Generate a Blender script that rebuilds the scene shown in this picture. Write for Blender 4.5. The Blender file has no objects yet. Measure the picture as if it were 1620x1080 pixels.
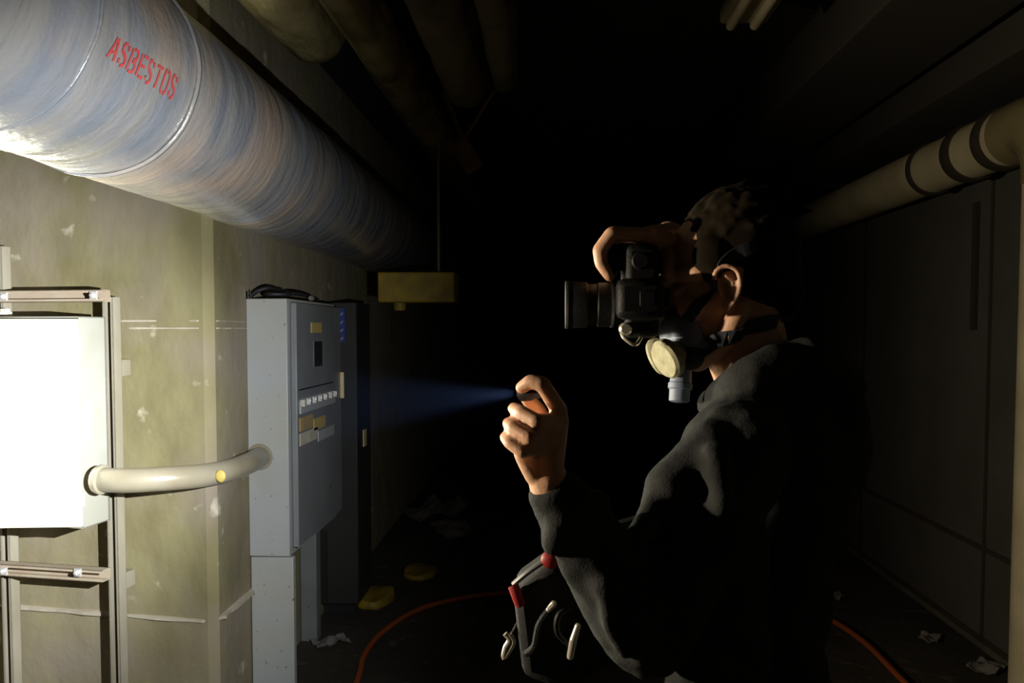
import bpy, bmesh, math, random
from mathutils import Vector, Matrix, Euler, noise
C = bpy.context.scene.collection
sc = bpy.context.scene
random.seed(7)

# ------------------------------------------------------------ camera, world, exposure
F = 1241.0
YAW = math.atan(60 / F); PITCH = math.radians(2.5)
SHIFT = (F * math.tan(PITCH) - 18) / 1620
cd = bpy.data.cameras.new('camera'); cam = bpy.data.objects.new('camera', cd); C.objects.link(cam)
cd.sensor_width = 36; cd.lens = 36 * F / 1620; cd.shift_y = SHIFT; cd.clip_start = 0.02
cam.rotation_euler = Euler((math.pi / 2 - PITCH, 0, YAW), 'XYZ')
sc.camera = cam
w = bpy.data.worlds.new('world'); sc.world = w; w.use_nodes = True
w.node_tree.nodes['Background'].inputs[0].default_value = (0.012, 0.010, 0.008, 1)
w.node_tree.nodes['Background'].inputs[1].default_value = 0.0
sc.view_settings.view_transform = 'Standard'; sc.view_settings.look = 'None'
sc.view_settings.exposure = 0.0; sc.view_settings.gamma = 1.0
sc.cycles.use_denoising = True
sc.cycles.max_bounces = 10; sc.cycles.diffuse_bounces = 6; sc.cycles.volume_bounces = 0
sc.cycles.sample_clamp_indirect = 0; sc.cycles.use_guiding = True; sc.cycles.caustics_reflective = False
RM = cam.rotation_euler.to_matrix()


def ray(x, y):
    """direction through photo pixel (x, y)"""
    return RM @ Vector(((x - 810) / F, (540 - y) / F + SHIFT * 1620 / F, -1))


def at(x, y, Y):
    d = ray(x, y)
    return d * (Y / d.y)


FLOOR = -1.5; CEIL = 1.38
# the light of the torch held in the person's hand
TORCH = at(829, 621, 0.965)
TDIR = Vector((-1.85, 1.12, -0.22)).normalized()


def spot(name, loc, d, power, deg, blend, color, r=0.006):
    l = bpy.data.lights.new(name, 'SPOT'); o = bpy.data.objects.new(name, l); C.objects.link(o)
    l.energy = power; l.spot_size = math.radians(deg); l.spot_blend = blend; l.color = color
    l.shadow_soft_size = r
    o.location = loc; o.rotation_euler = d.to_track_quat('-Z', 'Y').to_euler()
    return o


spot('torch_beam', TORCH + TDIR * 0.012, TDIR, 60000, 25, 0.8, (0.90, 0.95, 1.0))
spot('torch_corona', TORCH + TDIR * 0.012, TDIR, 620, 62, 1.0, (0.93, 0.96, 1.0))
spot('torch_spill', TORCH + TDIR * 0.012, TDIR, 170, 110, 0.9, (0.95, 0.97, 1.0))

# added warm spot, unseen left of the frame, brightens the person's lit side
spot('added_left_spot', Vector((-1.64, 0.97, -0.06)), Vector((1.0, 0.06, -0.02)), 150, 108, 0.8, (1.0, 0.85, 0.62), 0.03)

# ------------------------------------------------------------ materials
def mat(name, color, rough=0.6, metal=0.0, color2=None, scale=6.0, detail=6, stretch=(1, 1, 1), bump=0.0,
        bscale=None, ramp=(0.35, 0.65), coat=0.0, spots=None, color3=None, scale3=1.5, spec=0.5, bstretch=None,
        subsurf=0.0):
    m = bpy.data.materials.new(name); m.use_nodes = True
    nt = m.node_tree; N = nt.nodes; L = nt.links; b = N['Principled BSDF']
    b.inputs['Base Color'].default_value = (*color, 1); b.inputs['Roughness'].default_value = rough
    b.inputs['Metallic'].default_value = metal; b.inputs['Coat Weight'].default_value = coat
    b.inputs['Coat Roughness'].default_value = 0.15
    b.inputs['Specular IOR Level'].default_value = spec
    if subsurf:
        b.inputs['Subsurface Weight'].default_value = subsurf
        b.inputs['Subsurface Radius'].default_value = (0.012, 0.004, 0.002)
        b.inputs['Subsurface Scale'].default_value = 0.6
    tc = N.new('ShaderNodeTexCoord')

    def tex(sc_, st, det=detail):
        mp = N.new('ShaderNodeMapping'); mp.inputs['Scale'].default_value = st
        L.new(tc.outputs['Object'], mp.inputs['Vector'])
        n = N.new('ShaderNodeTexNoise'); n.inputs['Scale'].default_value = sc_; n.inputs['Detail'].default_value = det
        L.new(mp.outputs[0], n.inputs['Vector']); return n

    def mix(fac, a, bcol):
        x = N.new('ShaderNodeMix'); x.data_type = 'RGBA'
        L.new(fac, x.inputs['Factor'])
        if isinstance(a, tuple): x.inputs[6].default_value = (*a, 1)
        else: L.new(a, x.inputs[6])
        x.inputs[7].default_value = (*bcol, 1); return x.outputs[2]

    def rampn(inp, lo, hi):
        r = N.new('ShaderNodeMapRange'); r.inputs['From Min'].default_value = lo; r.inputs['From Max'].default_value = hi
        L.new(inp, r.inputs['Value']); return r.outputs[0]
    col = color
    if color2:
        col = mix(rampn(tex(scale, stretch).outputs['Fac'], *ramp), col, color2)
    if color3:
        col = mix(rampn(tex(scale3, (1, 1, 1), 3).outputs['Fac'], 0.42, 0.68), col, color3)
    if spots:
        scol, ss, lo, hi = spots
        col = mix(rampn(tex(ss, (1, 1, 1), 3).outputs['Fac'], lo, hi), col, scol)
    if not isinstance(col, tuple): L.new(col, b.inputs['Base Color'])
    if bump:
        bp = N.new('ShaderNodeBump'); bp.inputs['Strength'].default_value = 1.0; bp.inputs['Distance'].default_value = bump
        L.new(tex(bscale or scale, bstretch or stretch).outputs['Fac'], bp.inputs['Height']); L.new(bp.outputs[0], b.inputs['Normal'])
    return m


M = {}
M['pier'] = mat('concrete_olive', (0.285, 0.255, 0.125), 0.85, color2=(0.19, 0.165, 0.075), scale=4, detail=9, stretch=(1.3, 1.3, 0.7), bump=0.006,
                bscale=14, color3=(0.285, 0.24, 0.18), scale3=2.2, spots=((0.60, 0.56, 0.42), 11, 0.66, 0.80), bstretch=(1, 1, 0.8))
M['concrete_dark'] = mat('concrete_dark', (0.10, 0.088, 0.062), 0.9, color2=(0.06, 0.05, 0.035), scale=3, bump=0.004, bscale=20)
M['concrete_shade'] = mat('shade_dark_concrete', (0.03, 0.026, 0.02), 0.9)  # near-black colour stands in for lack of light and cuts bounce
M['ridge'] = mat('mortar_ridge', (0.42, 0.36, 0.27), 0.85, color2=(0.52, 0.48, 0.36), scale=9, bump=0.003)
M['wall_right'] = mat('grey_panel', (0.082, 0.077, 0.070), 0.75, color2=(0.066, 0.061, 0.052), scale=2.5, bump=0.001, bscale=30)
M['seam'] = mat('seam', (0.03, 0.022, 0.015), 0.9)
M['floor'] = mat('dirty_floor', (0.055, 0.047, 0.034), 0.8, color2=(0.028, 0.024, 0.016), scale=2.2, bump=0.006, bscale=25,
                 spots=((0.12, 0.105, 0.08), 9, 0.62, 0.75))
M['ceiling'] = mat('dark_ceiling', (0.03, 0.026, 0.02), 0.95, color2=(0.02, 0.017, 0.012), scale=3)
M['white_box'] = mat('cream_white_enamel', (0.88, 0.80, 0.58), 0.5, color2=(0.85, 0.77, 0.54), scale=5)
M['box_side'] = mat('off_white_steel', (0.40, 0.40, 0.35), 0.5, color2=(0.35, 0.345, 0.28), scale=4, spots=((0.36, 0.30, 0.16), 7, 0.66, 0.8))
M['strut'] = mat('painted_strut', (0.27, 0.24, 0.17), 0.55, color2=(0.34, 0.31, 0.235), scale=9, stretch=(1, 1, 0.4), bump=0.001)
M['strut_pink'] = mat('primer_strut', (0.40, 0.31, 0.22), 0.6, color2=(0.44, 0.38, 0.27), scale=8)
M['bolt'] = mat('zinc_bolt', (0.75, 0.74, 0.7), 0.3, metal=0.5)
M['conduit'] = mat('painted_conduit', (0.33, 0.30, 0.215), 0.36, color2=(0.26, 0.225, 0.15), scale=6, stretch=(1, 1, 1), bump=0.001, coat=0.2)
M['yellow_tag'] = mat('faded_yellow', (0.70, 0.55, 0.16), 0.6, color2=(0.6, 0.45, 0.1), scale=40)
M['cabinet'] = mat('grey_blue_enamel', (0.42, 0.45, 0.47), 0.42, color2=(0.46, 0.47, 0.44), scale=3, stretch=(1, 1, 0.4),
                   spots=((0.16, 0.13, 0.09), 60, 0.68, 0.74), color3=(0.43, 0.42, 0.33), scale3=2.0, bump=0.0006, bscale=30)
M['cabinet_door'] = mat('grey_door_enamel', (0.24, 0.255, 0.26), 0.42, color2=(0.19, 0.20, 0.20), scale=3, bump=0.0006, bscale=30,
                        spots=((0.14, 0.11, 0.07), 30, 0.68, 0.75))
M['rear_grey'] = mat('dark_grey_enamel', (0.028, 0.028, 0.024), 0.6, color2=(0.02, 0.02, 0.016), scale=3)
M['hanger'] = mat('tan_hanger', (0.45, 0.31, 0.17), 0.7, color2=(0.3, 0.2, 0.1), scale=15)
M['black'] = mat('black_rubber', (0.012, 0.012, 0.013), 0.55)
M['slot'] = mat('dark_glass', (0.03, 0.035, 0.04), 0.2)
M['label_white'] = mat('paper_label', (0.62, 0.62, 0.56), 0.7, color2=(0.5, 0.42, 0.25), scale=14)
M['label_orange'] = mat('aged_label', (0.48, 0.33, 0.12), 0.7, color2=(0.35, 0.28, 0.12), scale=14)
M['label_yellow'] = mat('yellow_label', (0.55, 0.42, 0.13), 0.6)
M['tan_plate'] = mat('tan_plate', (0.80, 0.66, 0.36), 0.55, color2=(0.7, 0.56, 0.28), scale=20)
M['blue_sign'] = mat('blue_sign', (0.03, 0.05, 0.26), 0.5)
M['sign_white'] = mat('sign_white', (0.35, 0.37, 0.42), 0.6)
M['plastic'] = mat('yellowed_plastic_wrap', (0.46, 0.39, 0.18), 0.2, color2=(0.18, 0.14, 0.055), scale=4, bump=0.03, bscale=7,
                   bstretch=(2.2, 0.5, 1.5), coat=0.9)
M['lagging'] = mat('brown_lagging', (0.24, 0.20, 0.11), 0.55, color2=(0.12, 0.10, 0.055), scale=5, bump=0.006, coat=0.2)
M['right_pipe'] = mat('cream_pipe_paint', (0.56, 0.50, 0.33), 0.42, color2=(0.42, 0.36, 0.22), scale=3, bump=0.001, bscale=20)
M['elbow'] = mat('shiny_elbow', (0.34, 0.28, 0.14), 0.2, metal=0.3, coat=1.0, bump=0.002, bscale=8)
M['band'] = mat('dark_coupling', (0.035, 0.028, 0.018), 0.6, bump=0.003, bscale=40)
M['red'] = mat('red_stencil_paint', (0.34, 0.022, 0.02), 0.8, color2=(0.26, 0.05, 0.045), scale=60)
M['yellow'] = mat('dull_yellow_paint', (0.36, 0.25, 0.01), 0.6, color2=(0.2, 0.13, 0.01), scale=12)
M['hose'] = mat('orange_hose', (0.36, 0.085, 0.02), 0.45)
M['paper'] = mat('dirty_paper', (0.15, 0.145, 0.13), 0.85, color2=(0.22, 0.2, 0.17), scale=20)
M['skin'] = mat('skin', (0.70, 0.42, 0.27), 0.5, color2=(0.64, 0.35, 0.215), scale=35, bump=0.0006, bscale=160, subsurf=0.05)
M['hair'] = mat('brown_hair', (0.015, 0.010, 0.004), 0.85, color2=(0.012, 0.008, 0.004), scale=30, stretch=(0.5, 2, 2), spec=0.12)
M['hoodie'] = mat('charcoal_hoodie', (0.044, 0.046, 0.046), 0.95, color2=(0.036, 0.037, 0.037), scale=40, bump=0.001, bscale=300, spec=0.1)
M['jeans'] = mat('dark_jeans', (0.02, 0.022, 0.03), 0.9, spec=0.15)
M['shoe'] = mat('black_shoe', (0.015, 0.014, 0.013), 0.6)
M['mask'] = mat('grey_silicone', (0.22, 0.26, 0.36), 0.5)
M['filter'] = mat('cream_filter', (0.50, 0.47, 0.31), 0.85, color2=(0.38, 0.35, 0.21), scale=70, bump=0.002)
M['strap'] = mat('navy_webbing', (0.022, 0.026, 0.038), 0.7)
M['dslr'] = mat('black_camera_body', (0.007, 0.007, 0.007), 0.55, bump=0.0005, bscale=300, spec=0.3)
M['lens_glass'] = mat('lens_glass', (0.02, 0.02, 0.03), 0.05, coat=1)
M['grey_metal'] = mat('grey_metal', (0.35, 0.35, 0.36), 0.35, metal=0.8)
M['silver'] = mat('silver_metal', (0.85, 0.8, 0.66), 0.28, metal=0.7)
M['bag'] = mat('black_nylon', (0.006, 0.006, 0.006), 0.8, bump=0.001, bscale=200)
M['red_trim'] = mat('red_trim', (0.28, 0.012, 0.01), 0.55)
M['fixture'] = mat('dusty_fixture', (0.36, 0.30, 0.18), 0.5)
M['tube'] = mat('unlit_tube', (0.42, 0.36, 0.23), 0.3)


def wrap_material():
    m = bpy.data.materials.new('plastic_wrapped_insulation'); m.use_nodes = True
    nt = m.node_tree; N = nt.nodes; L = nt.links; b = N['Principled BSDF']
    tc = N.new('ShaderNodeTexCoord')

    def tex(st, s, det, rot=0.0):
        mp = N.new('ShaderNodeMapping'); mp.inputs['Scale'].default_value = st; mp.inputs['Rotation'].default_value = (rot, 0, rot)
        L.new(tc.outputs['Object'], mp.inputs['Vector'])
        n = N.new('ShaderNodeTexNoise'); n.inputs['Scale'].default_value = s; n.inputs['Detail'].default_value = det
        n.inputs['Distortion'].default_value = 0.3
        L.new(mp.outputs[0], n.inputs['Vector']); return n.outputs['Fac']

    def mr(i, lo, hi, a=0.0, c=1.0):
        r = N.new('ShaderNodeMapRange'); r.inputs['From Min'].default_value = lo; r.inputs['From Max'].default_value = hi
        r.inputs['To Min'].default_value = a; r.inputs['To Max'].default_value = c
        L.new(i, r.inputs['Value']); return r.outputs[0]

    def mix(f, a, c):
        x = N.new('ShaderNodeMix'); x.data_type = 'RGBA'; L.new(f, x.inputs['Factor'])
        for k, v in ((6, a), (7, c)):
            if isinstance(v, tuple): x.inputs[k].default_value = (*v, 1)
            else: L.new(v, x.inputs[k])
        return x.outputs[2]
    streak = tex((0.9, 5.0, 0.9), 1.5, 3, 0.12)        # bands running round the pipe
    patch = tex((1.0, 1.6, 1.0), 2.4, 4)
    c = mix(mr(streak, 0.40, 0.60), (0.135, 0.145, 0.16), (0.195, 0.185, 0.165))
    c = mix(mr(patch, 0.50, 0.66, 0.0, 0.8), c, (0.27, 0.205, 0.15))
    c = mix(mr(tex((0.8, 6, 0.8), 1.5, 3, -0.10), 0.56, 0.72, 0.0, 0.7), c, (0.085, 0.095, 0.125))
    L.new(c, b.inputs['Base Color'])
    L.new(mr(patch, 0.35, 0.65, 0.24, 0.42), b.inputs['Roughness'])
    b.inputs['Coat Weight'].default_value = 0.7; b.inputs['Coat Roughness'].default_value = 0.12
    w1 = tex((1.0, 5, 1.0), 4.0, 4, 0.14); w2 = tex((1, 1, 1), 60, 3)
    mm = N.new('ShaderNodeMath'); mm.operation = 'MULTIPLY_ADD'; mm.inputs[1].default_value = 0.25
    L.new(w2, mm.inputs[0]); L.new(w1, mm.inputs[2])
    bp = N.new('ShaderNodeBump'); bp.inputs['Distance'].default_value = 0.0065
    L.new(mm.outputs[0], bp.inputs['Height']); L.new(bp.outputs[0], b.inputs['Normal']); L.new(bp.outputs[0], b.inputs['Coat Normal'])
    return m


M['wrap'] = wrap_material()


# ------------------------------------------------------------ mesh builder
def frame_from(d):
    d = Vector(d).normalized()
    a = Vector((0, 0, 1)) if abs(d.z) < 0.9 else Vector((1, 0, 0))
    x = a.cross(d).normalized(); return x, d.cross(x).normalized(), d


class MB:
    def __init__(s): s.v = []; s.f = []

    def add(s, vs, fs):
        n = len(s.v); s.v += [Vector(q) for q in vs]; s.f += [tuple(i + n for i in f) for f in fs]; return s

    def box(s, lo, hi, rot=None, piv=None):
        x0, y0, z0 = lo; x1, y1, z1 = hi
        vs = [Vector(q) for q in ((x0, y0, z0), (x1, y0, z0), (x1, y1, z0), (x0, y1, z0), (x0, y0, z1), (x1, y0, z1), (x1, y1, z1), (x0, y1, z1))]
        if rot is not None:
            R = rot if isinstance(rot, Matrix) else Matrix.Rotation(rot, 3, 'Z')
            p = Vector(piv) if piv is not None else (Vector(lo) + Vector(hi)) / 2
            vs = [R @ (q - p) + p for q in vs]
        return s.add(vs, [(0, 3, 2, 1), (4, 5, 6, 7), (0, 1, 5, 4), (1, 2, 6, 5), (2, 3, 7, 6), (3, 0, 4, 7)])

    def obox(s, c, ax, ay, az, hx, hy, hz):
        """box at centre c with half sizes along the given axes"""
        c = Vector(c); vs = []
        for k in (-1, 1):
            for (i, j) in ((-1, -1), (1, -1), (1, 1), (-1, 1)):
                vs.append(c + ax * hx * i + ay * hy * j + az * hz * k)
        return s.add(vs, [(0, 3, 2, 1), (4, 5, 6, 7), (0, 1, 5, 4), (1, 2, 6, 5), (2, 3, 7, 6), (3, 0, 4, 7)])

    def rings(s, rings, cap=True, close=True):
        n = len(rings[0]); vs = [q for r in rings for q in r]; fs = []
        for i in range(len(rings) - 1):
            for j in range(n if close else n - 1):
                k = (j + 1) % n
                fs.append((i * n + j, i * n + k, (i + 1) * n + k, (i + 1) * n + j))
        if cap:
            fs.append(tuple(reversed(range(n)))); fs.append(tuple((len(rings) - 1) * n + j for j in range(n)))
        return s.add(vs, fs)

    def cyl(s, p0, p1, r0, r1=None, seg=24):
        p0 = Vector(p0); p1 = Vector(p1); r1 = r0 if r1 is None else r1
        x, y, d = frame_from(p1 - p0)
        return s.rings([[p + (x * math.cos(2 * math.pi * k / seg) + y * math.sin(2 * math.pi * k / seg)) * r for k in range(seg)]
                        for p, r in ((p0, r0), (p1, r1))])

    def lathe(s, p0, d, prof, seg=32):
        x, y, d = frame_from(d); p0 = Vector(p0)
        return s.rings([[p0 + d * h + (x * math.cos(2 * math.pi * k / seg) + y * math.sin(2 * math.pi * k / seg)) * r for k in range(seg)]
                        for h, r in prof])

    def tube(s, pts, r, seg=12, cap=True, flat=None):
        pts = [Vector(p) for p in pts]; rs = r if isinstance(r, (list, tuple)) else [r] * len(pts)
        rings = []; px = None
        for i, p in enumerate(pts):
            d = (pts[min(i + 1, len(pts) - 1)] - pts[max(i - 1, 0)]).normalized()
            if px is None: px, py, _ = frame_from(d)
            else:
                px = (px - d * px.dot(d)).normalized(); py = d.cross(px).normalized()
            rings.append([p + (px * math.cos(2 * math.pi * k / seg) + py * math.sin(2 * math.pi * k / seg)) * rs[i] for k in range(seg)])
        return s.rings(rings, cap)

    def ell(s, c, r, R=None, sub=3):
        b = bmesh.new(); bmesh.ops.create_icosphere(b, subdivisions=sub, radius=1)
        c = Vector(c); vs = []
        for v in b.verts:
            q = Vector((v.co.x * r[0], v.co.y * r[1], v.co.z * r[2]))
            if R is not None: q = R @ q
            vs.append(q + c)
        b.verts.index_update(); fs = [tuple(v.index for v in f.verts) for f in b.faces]; b.free()
        return s.add(vs, fs)

    def ball(s, c, r, sub=2): return s.ell(c, (r, r, r), None, sub)

    def chain(s, pts, rs, seg=16):
        """tapered capsules joined at balls"""
        for i, p in enumerate(pts): s.ball(p, rs[i])
        for i in range(len(pts) - 1): s.cyl(pts[i], pts[i + 1], rs[i], rs[i + 1], seg)
        return s

    def build(s, name, m, parent=None, smooth=True, bevel=0, origin=None, remesh=0, smoothit=0, disp=None, auto=True):
        me = bpy.data.meshes.new(name)
        if origin is None:
            if parent is not None: origin = Vector(parent['_o'])
            else:
                lo = [min(v[i] for v in s.v) for i in range(3)]; hi = [max(v[i] for v in s.v) for i in range(3)]
                origin = Vector(((lo[0] + hi[0]) / 2, (lo[1] + hi[1]) / 2, lo[2]))
        me.from_pydata([v - origin for v in s.v], [], s.f); me.update()
        bm = bmesh.new(); bm.from_mesh(me); bmesh.ops.recalc_face_normals(bm, faces=bm.faces); bm.to_mesh(me); bm.free()
        o = bpy.data.objects.new(name, me); C.objects.link(o)
        me.materials.append(M[m] if isinstance(m, str) else m)
        if parent is not None: o.parent = parent
        else: o.location = origin
        o['_o'] = tuple(origin)
        if bevel:
            b = o.modifiers.new('bevel', 'BEVEL'); b.width = bevel; b.segments = 2; b.limit_method = 'ANGLE'; b.angle_limit = math.radians(40)
        if remesh:
            b = o.modifiers.new('remesh', 'REMESH'); b.mode = 'VOXEL'; b.voxel_size = remesh; b.use_smooth_shade = True
            if smoothit:
                b = o.modifiers.new('smooth', 'SMOOTH'); b.iterations = smoothit; b.factor = 0.5
            if disp:
                t = bpy.data.textures.new(name, 'CLOUDS'); t.noise_scale = disp[0]; t.noise_depth = 3
                b = o.modifiers.new('disp', 'DISPLACE'); b.texture = t; b.strength = disp[1]; b.mid_level = 0.5; b.texture_coords = 'LOCAL'
        if smooth:
            for p in me.polygons: p.use_smooth = True
            if not remesh and auto:
                try: me.set_sharp_from_angle(angle=math.radians(38))
                except Exception: pass
        return o


def thing(name, label, cat, loc, group=None):
    o = bpy.data.objects.new(name, None); C.objects.link(o); o.location = loc
    o['_o'] = tuple(Vector(loc)); o['label'] = label; o['category'] = cat; o.empty_display_size = 0.05
    if group: o['group'] = group
    return o


def tag(o, label, cat, group=None):
    o['label'] = label; o['category'] = cat
    if group: o['group'] = group
    return o


def struct(o): o['kind'] = 'structure'; return o


def spline(pts, n=12):
    pts = [Vector(p) for p in pts]; out = []
    for i in range(len(pts) - 1):
        p0 = pts[max(i - 1, 0)]; p1 = pts[i]; p2 = pts[i + 1]; p3 = pts[min(i + 2, len(pts) - 1)]
        for k in range(n):
            t = k / n
            out.append(0.5 * ((2 * p1) + (p2 - p0) * t + (2 * p0 - 5 * p1 + 4 * p2 - p3) * t * t + (3 * p1 - p0 - 3 * p2 + p3) * t ** 3))
    out.append(pts[-1]); return out


# ------------------------------------------------------------ the setting
XW = -1.2            # face of the left wall that runs along the tunnel
YP = 2.73            # where its front corner stands
XR = 2.08
struct(MB().box((-3.4, -6.0, FLOOR - 0.12), (2.3, 12.1, FLOOR)).build('floor', 'floor', smooth=False))
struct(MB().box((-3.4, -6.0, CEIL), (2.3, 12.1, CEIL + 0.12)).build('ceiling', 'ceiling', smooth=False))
struct(MB().box((XR, -6.0, FLOOR), (XR + 0.12, 12.1, CEIL)).build('wall_right', 'wall_right', smooth=False))
struct(MB().box((-3.4, 12.0, FLOOR), (2.3, 12.12, CEIL)).build('wall_back', 'concrete_dark', smooth=False))
struct(MB().box((-3.4, -6.12, FLOOR), (2.3, -6.0, CEIL)).build('wall_front', 'concrete_shade', smooth=False))
struct(MB().box((-3.4, -6.0, FLOOR), (-3.3, 12, CEIL)).build('wall_far_left', 'concrete_shade', smooth=False))
# left wall block with its front face turned a little
ROTP = math.radians(-8)
cosr, sinr = math.cos(ROTP), math.sin(ROTP)


def front(u, n=0.0):
    """point on the front face of the pier: u metres left of the corner, n metres off it; returns (X, Y)"""
    return XW - u * cosr + n * sinr, YP - u * sinr - n * cosr


FXY = front(2.1)
mb = MB()
foot = [(XW - 0.03, YP), (XW, YP + 0.03), (XW, 12.0), (-3.3, 12.0), (-3.3, FXY[1])]
n = len(foot)
mb.add([(x, y, FLOOR) for x, y in foot] + [(x, y, CEIL) for x, y in foot],
       [tuple(range(n)), tuple(range(2 * n - 1, n - 1, -1))] + [(i, (i + 1) % n, n + (i + 1) % n, n + i) for i in range(n)])
wl = struct(mb.build('wall_left', 'pier', smooth=False))


def ridge(z, h, d, seed):
    """a mortar ridge that turns the corner of the left wall"""
    mb = MB(); path = [front(0.95 - 0.06 * k) for k in range(16)] + [(XW, YP + 0.05 * k) for k in range(1, 14)]
    rings = []
    rr = random.Random(seed)
    for i, (x, y) in enumerate(path):
        hh = h * rr.uniform(0.6, 1.3) / 2; dd = d * rr.uniform(0.7, 1.3)
        if seed != 2 and noise.noise(Vector((i * .55, seed * 3.1, 0))) < -.05: dd = .0006; hh *= .5
        ox, oy = (sinr * dd, -cosr * dd) if i < 16 else (dd, 0)
        if i == 16: ox, oy = dd, -dd * 0.3
        bx, by = (-sinr * .01, cosr * .01) if i < 16 else (-.01, 0)
        rings.append([Vector((x + bx, y + by, z - hh)), Vector((x + ox, y + oy, z - hh * .5)), Vector((x + ox, y + oy, z + hh * .5)), Vector((x + bx, y + by, z + hh))])
    return mb.rings(rings)


o = ridge(at(250, 519, 2.73).z, 0.012, 0.009, 1).build('trim_1', 'ridge', smooth=False); struct(o)
o = ridge(at(250, 510, 2.73).z + .006, 0.009, 0.007, 5).build('trim_2', 'ridge', smooth=False); struct(o)
o = ridge(at(250, 981, 2.73).z, 0.022, 0.016, 2).build('trim_3', 'ridge', smooth=False); struct(o)
# seams of the right wall panels
zs = at(1545, 868, XR * F / 675).z
mb = MB().box((XR - 0.006, 0.5, zs - 0.012), (XR + 0.01, 11.5, zs + 0.012))
struct(mb.build('trim_4', 'seam', smooth=False))
mb = MB()
for yy in (3.82, 5.3, 6.8, 8.3, 2.3):
    mb.box((XR - 0.005, yy - 0.012, FLOOR), (XR + 0.01, yy + 0.012, CEIL))
struct(mb.build('trim_5', 'seam', smooth=False))
struct(MB().box((XR - 0.40, -2.2, 1.0), (XR - .001, 12, CEIL)).build('trim_added_dark', 'concrete_shade', smooth=False))  # added dark ledge, covers the over-lit upper wall so it reads as shade
struct(MB().box((XR - 0.05, -2.2, FLOOR), (XR, 12, FLOOR + 0.03)).build('baseboard_right', 'concrete_dark', smooth=False))
# vertical conduit strip on the right wall
tag(MB().box((XR - 0.02, 3.93, 0.0), (XR - 0.003, 3.965, 0.62)).build('wall_bracket', 'seam', smooth=False),
    'short dark vertical strip fixed on the right wall beside a panel seam', 'bracket')

# ------------------------------------------------------------ the big wrapped pipe with ASBESTOS on it
PC = Vector((-0.963, 0, 0.5495)); PR = 0.2187


def hit_cyl(x, y, cx, cz, r):
    d = ray(x, y); a = d.x ** 2 + d.z ** 2; b = -2 * (d.x * cx + d.z * cz); c = cx * cx + cz * cz - r * r
    t = (-b - math.sqrt(max(b * b - 4 * a * c, 0))) / (2 * a); p = d * t
    return p.y, math.atan2(p.z - cz, p.x - cx)


root = thing('insulated_pipe', 'large grey plastic wrapped pipe overhead on the left stencilled ASBESTOS in red', 'pipe', (PC.x, 0, PC.z))


def jacket_r(Y, a):
    band = 0.0035 if (int((Y + 0.35) / 0.9) % 2) else 0.0
    return PR + band + 0.006 * noise.noise(Vector((math.cos(a) * 0.9, Y * 1.4 + math.sin(a) * .4, math.sin(a) * 0.9))) + 0.0018 * noise.noise(Vector((math.cos(a) * 2, Y * 16 + 1.5 * math.sin(a), math.sin(a) * 2)))


mb = MB(); rings = []; Y = -1.9
while Y < 11.9:
    ring = []
    for k in range(72):
        a = 2 * math.pi * k / 72
        r = jacket_r(Y, a)
        ring.append(Vector((PC.x + r * math.cos(a), Y, PC.z + r * math.sin(a))))
    rings.append(ring); Y += 0.02 if Y < 4.5 else 0.1
mb.rings(rings).build('pipe_jacket', 'wrap', root, auto=False)


def seamring(yc, wid, lift, slant):
    mb = MB(); rg = []
    for dy in (-wid, -wid * .8, wid * .8, wid):
        lf = lift if abs(dy) < wid else -0.004
        rg.append([Vector((PC.x + (PR + 0.006 + lf) * math.cos(2 * math.pi * k / 64), yc + dy + slant * math.sin(2 * math.pi * k / 64) + .006 * noise.noise(Vector((k * .3, yc, 0))),
                           PC.z + (PR + 0.006 + lf) * math.sin(2 * math.pi * k / 64))) for k in range(64)])
    return mb.rings(rg, cap=False)


yj, _ = hit_cyl(300, 130, PC.x, PC.z, PR)
for k, (yc, wd) in enumerate(((yj + 0.03, 0.006), (hit_cyl(135, 95, PC.x, PC.z, PR)[0], 0.003))):
    seamring(yc, wd, 0.0012, 0.01).build('wrap_seam', 'wrap', root, auto=False)
# stencilled word
y0, a0 = hit_cyl(166, 89, PC.x, PC.z, PR); y0t, a0t = hit_cyl(181, 57, PC.x, PC.z, PR)
y1, a1 = hit_cyl(271, 157, PC.x, PC.z, PR); y1t, a1t = hit_cyl(281, 122, PC.x, PC.z, PR)
GL = {
    'A': [[(0, 0), (.42, 1)], [(1, 0), (.6, 1)], [(.34, .34), (.72, .34)]],
    'S': [[(.6, 1), (.25, .97), (.05, .82), (.1, .64), (.85, .40), (.97, .22), (.8, .04), (.5, 0)], [(.82, .96), (.97, .76)], [(.03, .26), (.15, .05)]],
    'B': [[(0, 0), (0, 1)], [(.28, 1), (.75, .96), (.92, .8), (.8, .6), (.4, .53)], [(.4, .47), (.85, .42), (1, .22), (.85, .03), (.28, 0)]],
    'E': [[(0, 0), (0, 1)], [(.3, .95), (1, .95)], [(.3, .52), (.8, .52)], [(.35, .05), (1, .05)]],
    'T': [[(-.05, .95), (1.05, .95)], [(.5, 0), (.5, .84)]],
    'O': [[(.38, 1), (.1, .92), (0, .72), (0, .28), (.1, .08), (.38, 0)], [(.62, 1), (.9, .92), (1, .72), (1, .28), (.9, .08), (.62, 0)]],
}
mb = MB(); word = 'ASBESTOS'; adv = 1.0 / (len(word) - 1 + 0.66)


def onpipe(s, t):
    """s along the word 0..1, t height 0..1"""
    yy = (y0 + (y1 - y0) * s) * (1 - t) + (y0t + (y1t - y0t) * s) * t
    aa = (a0 + (a1 - a0) * s) * (1 - t) + (a0t + (a1t - a0t) * s) * t
    r = jacket_r(yy, aa) + 0.0012
    return Vector((PC.x + r * math.cos(aa), yy, PC.z + r * math.sin(aa)))




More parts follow.
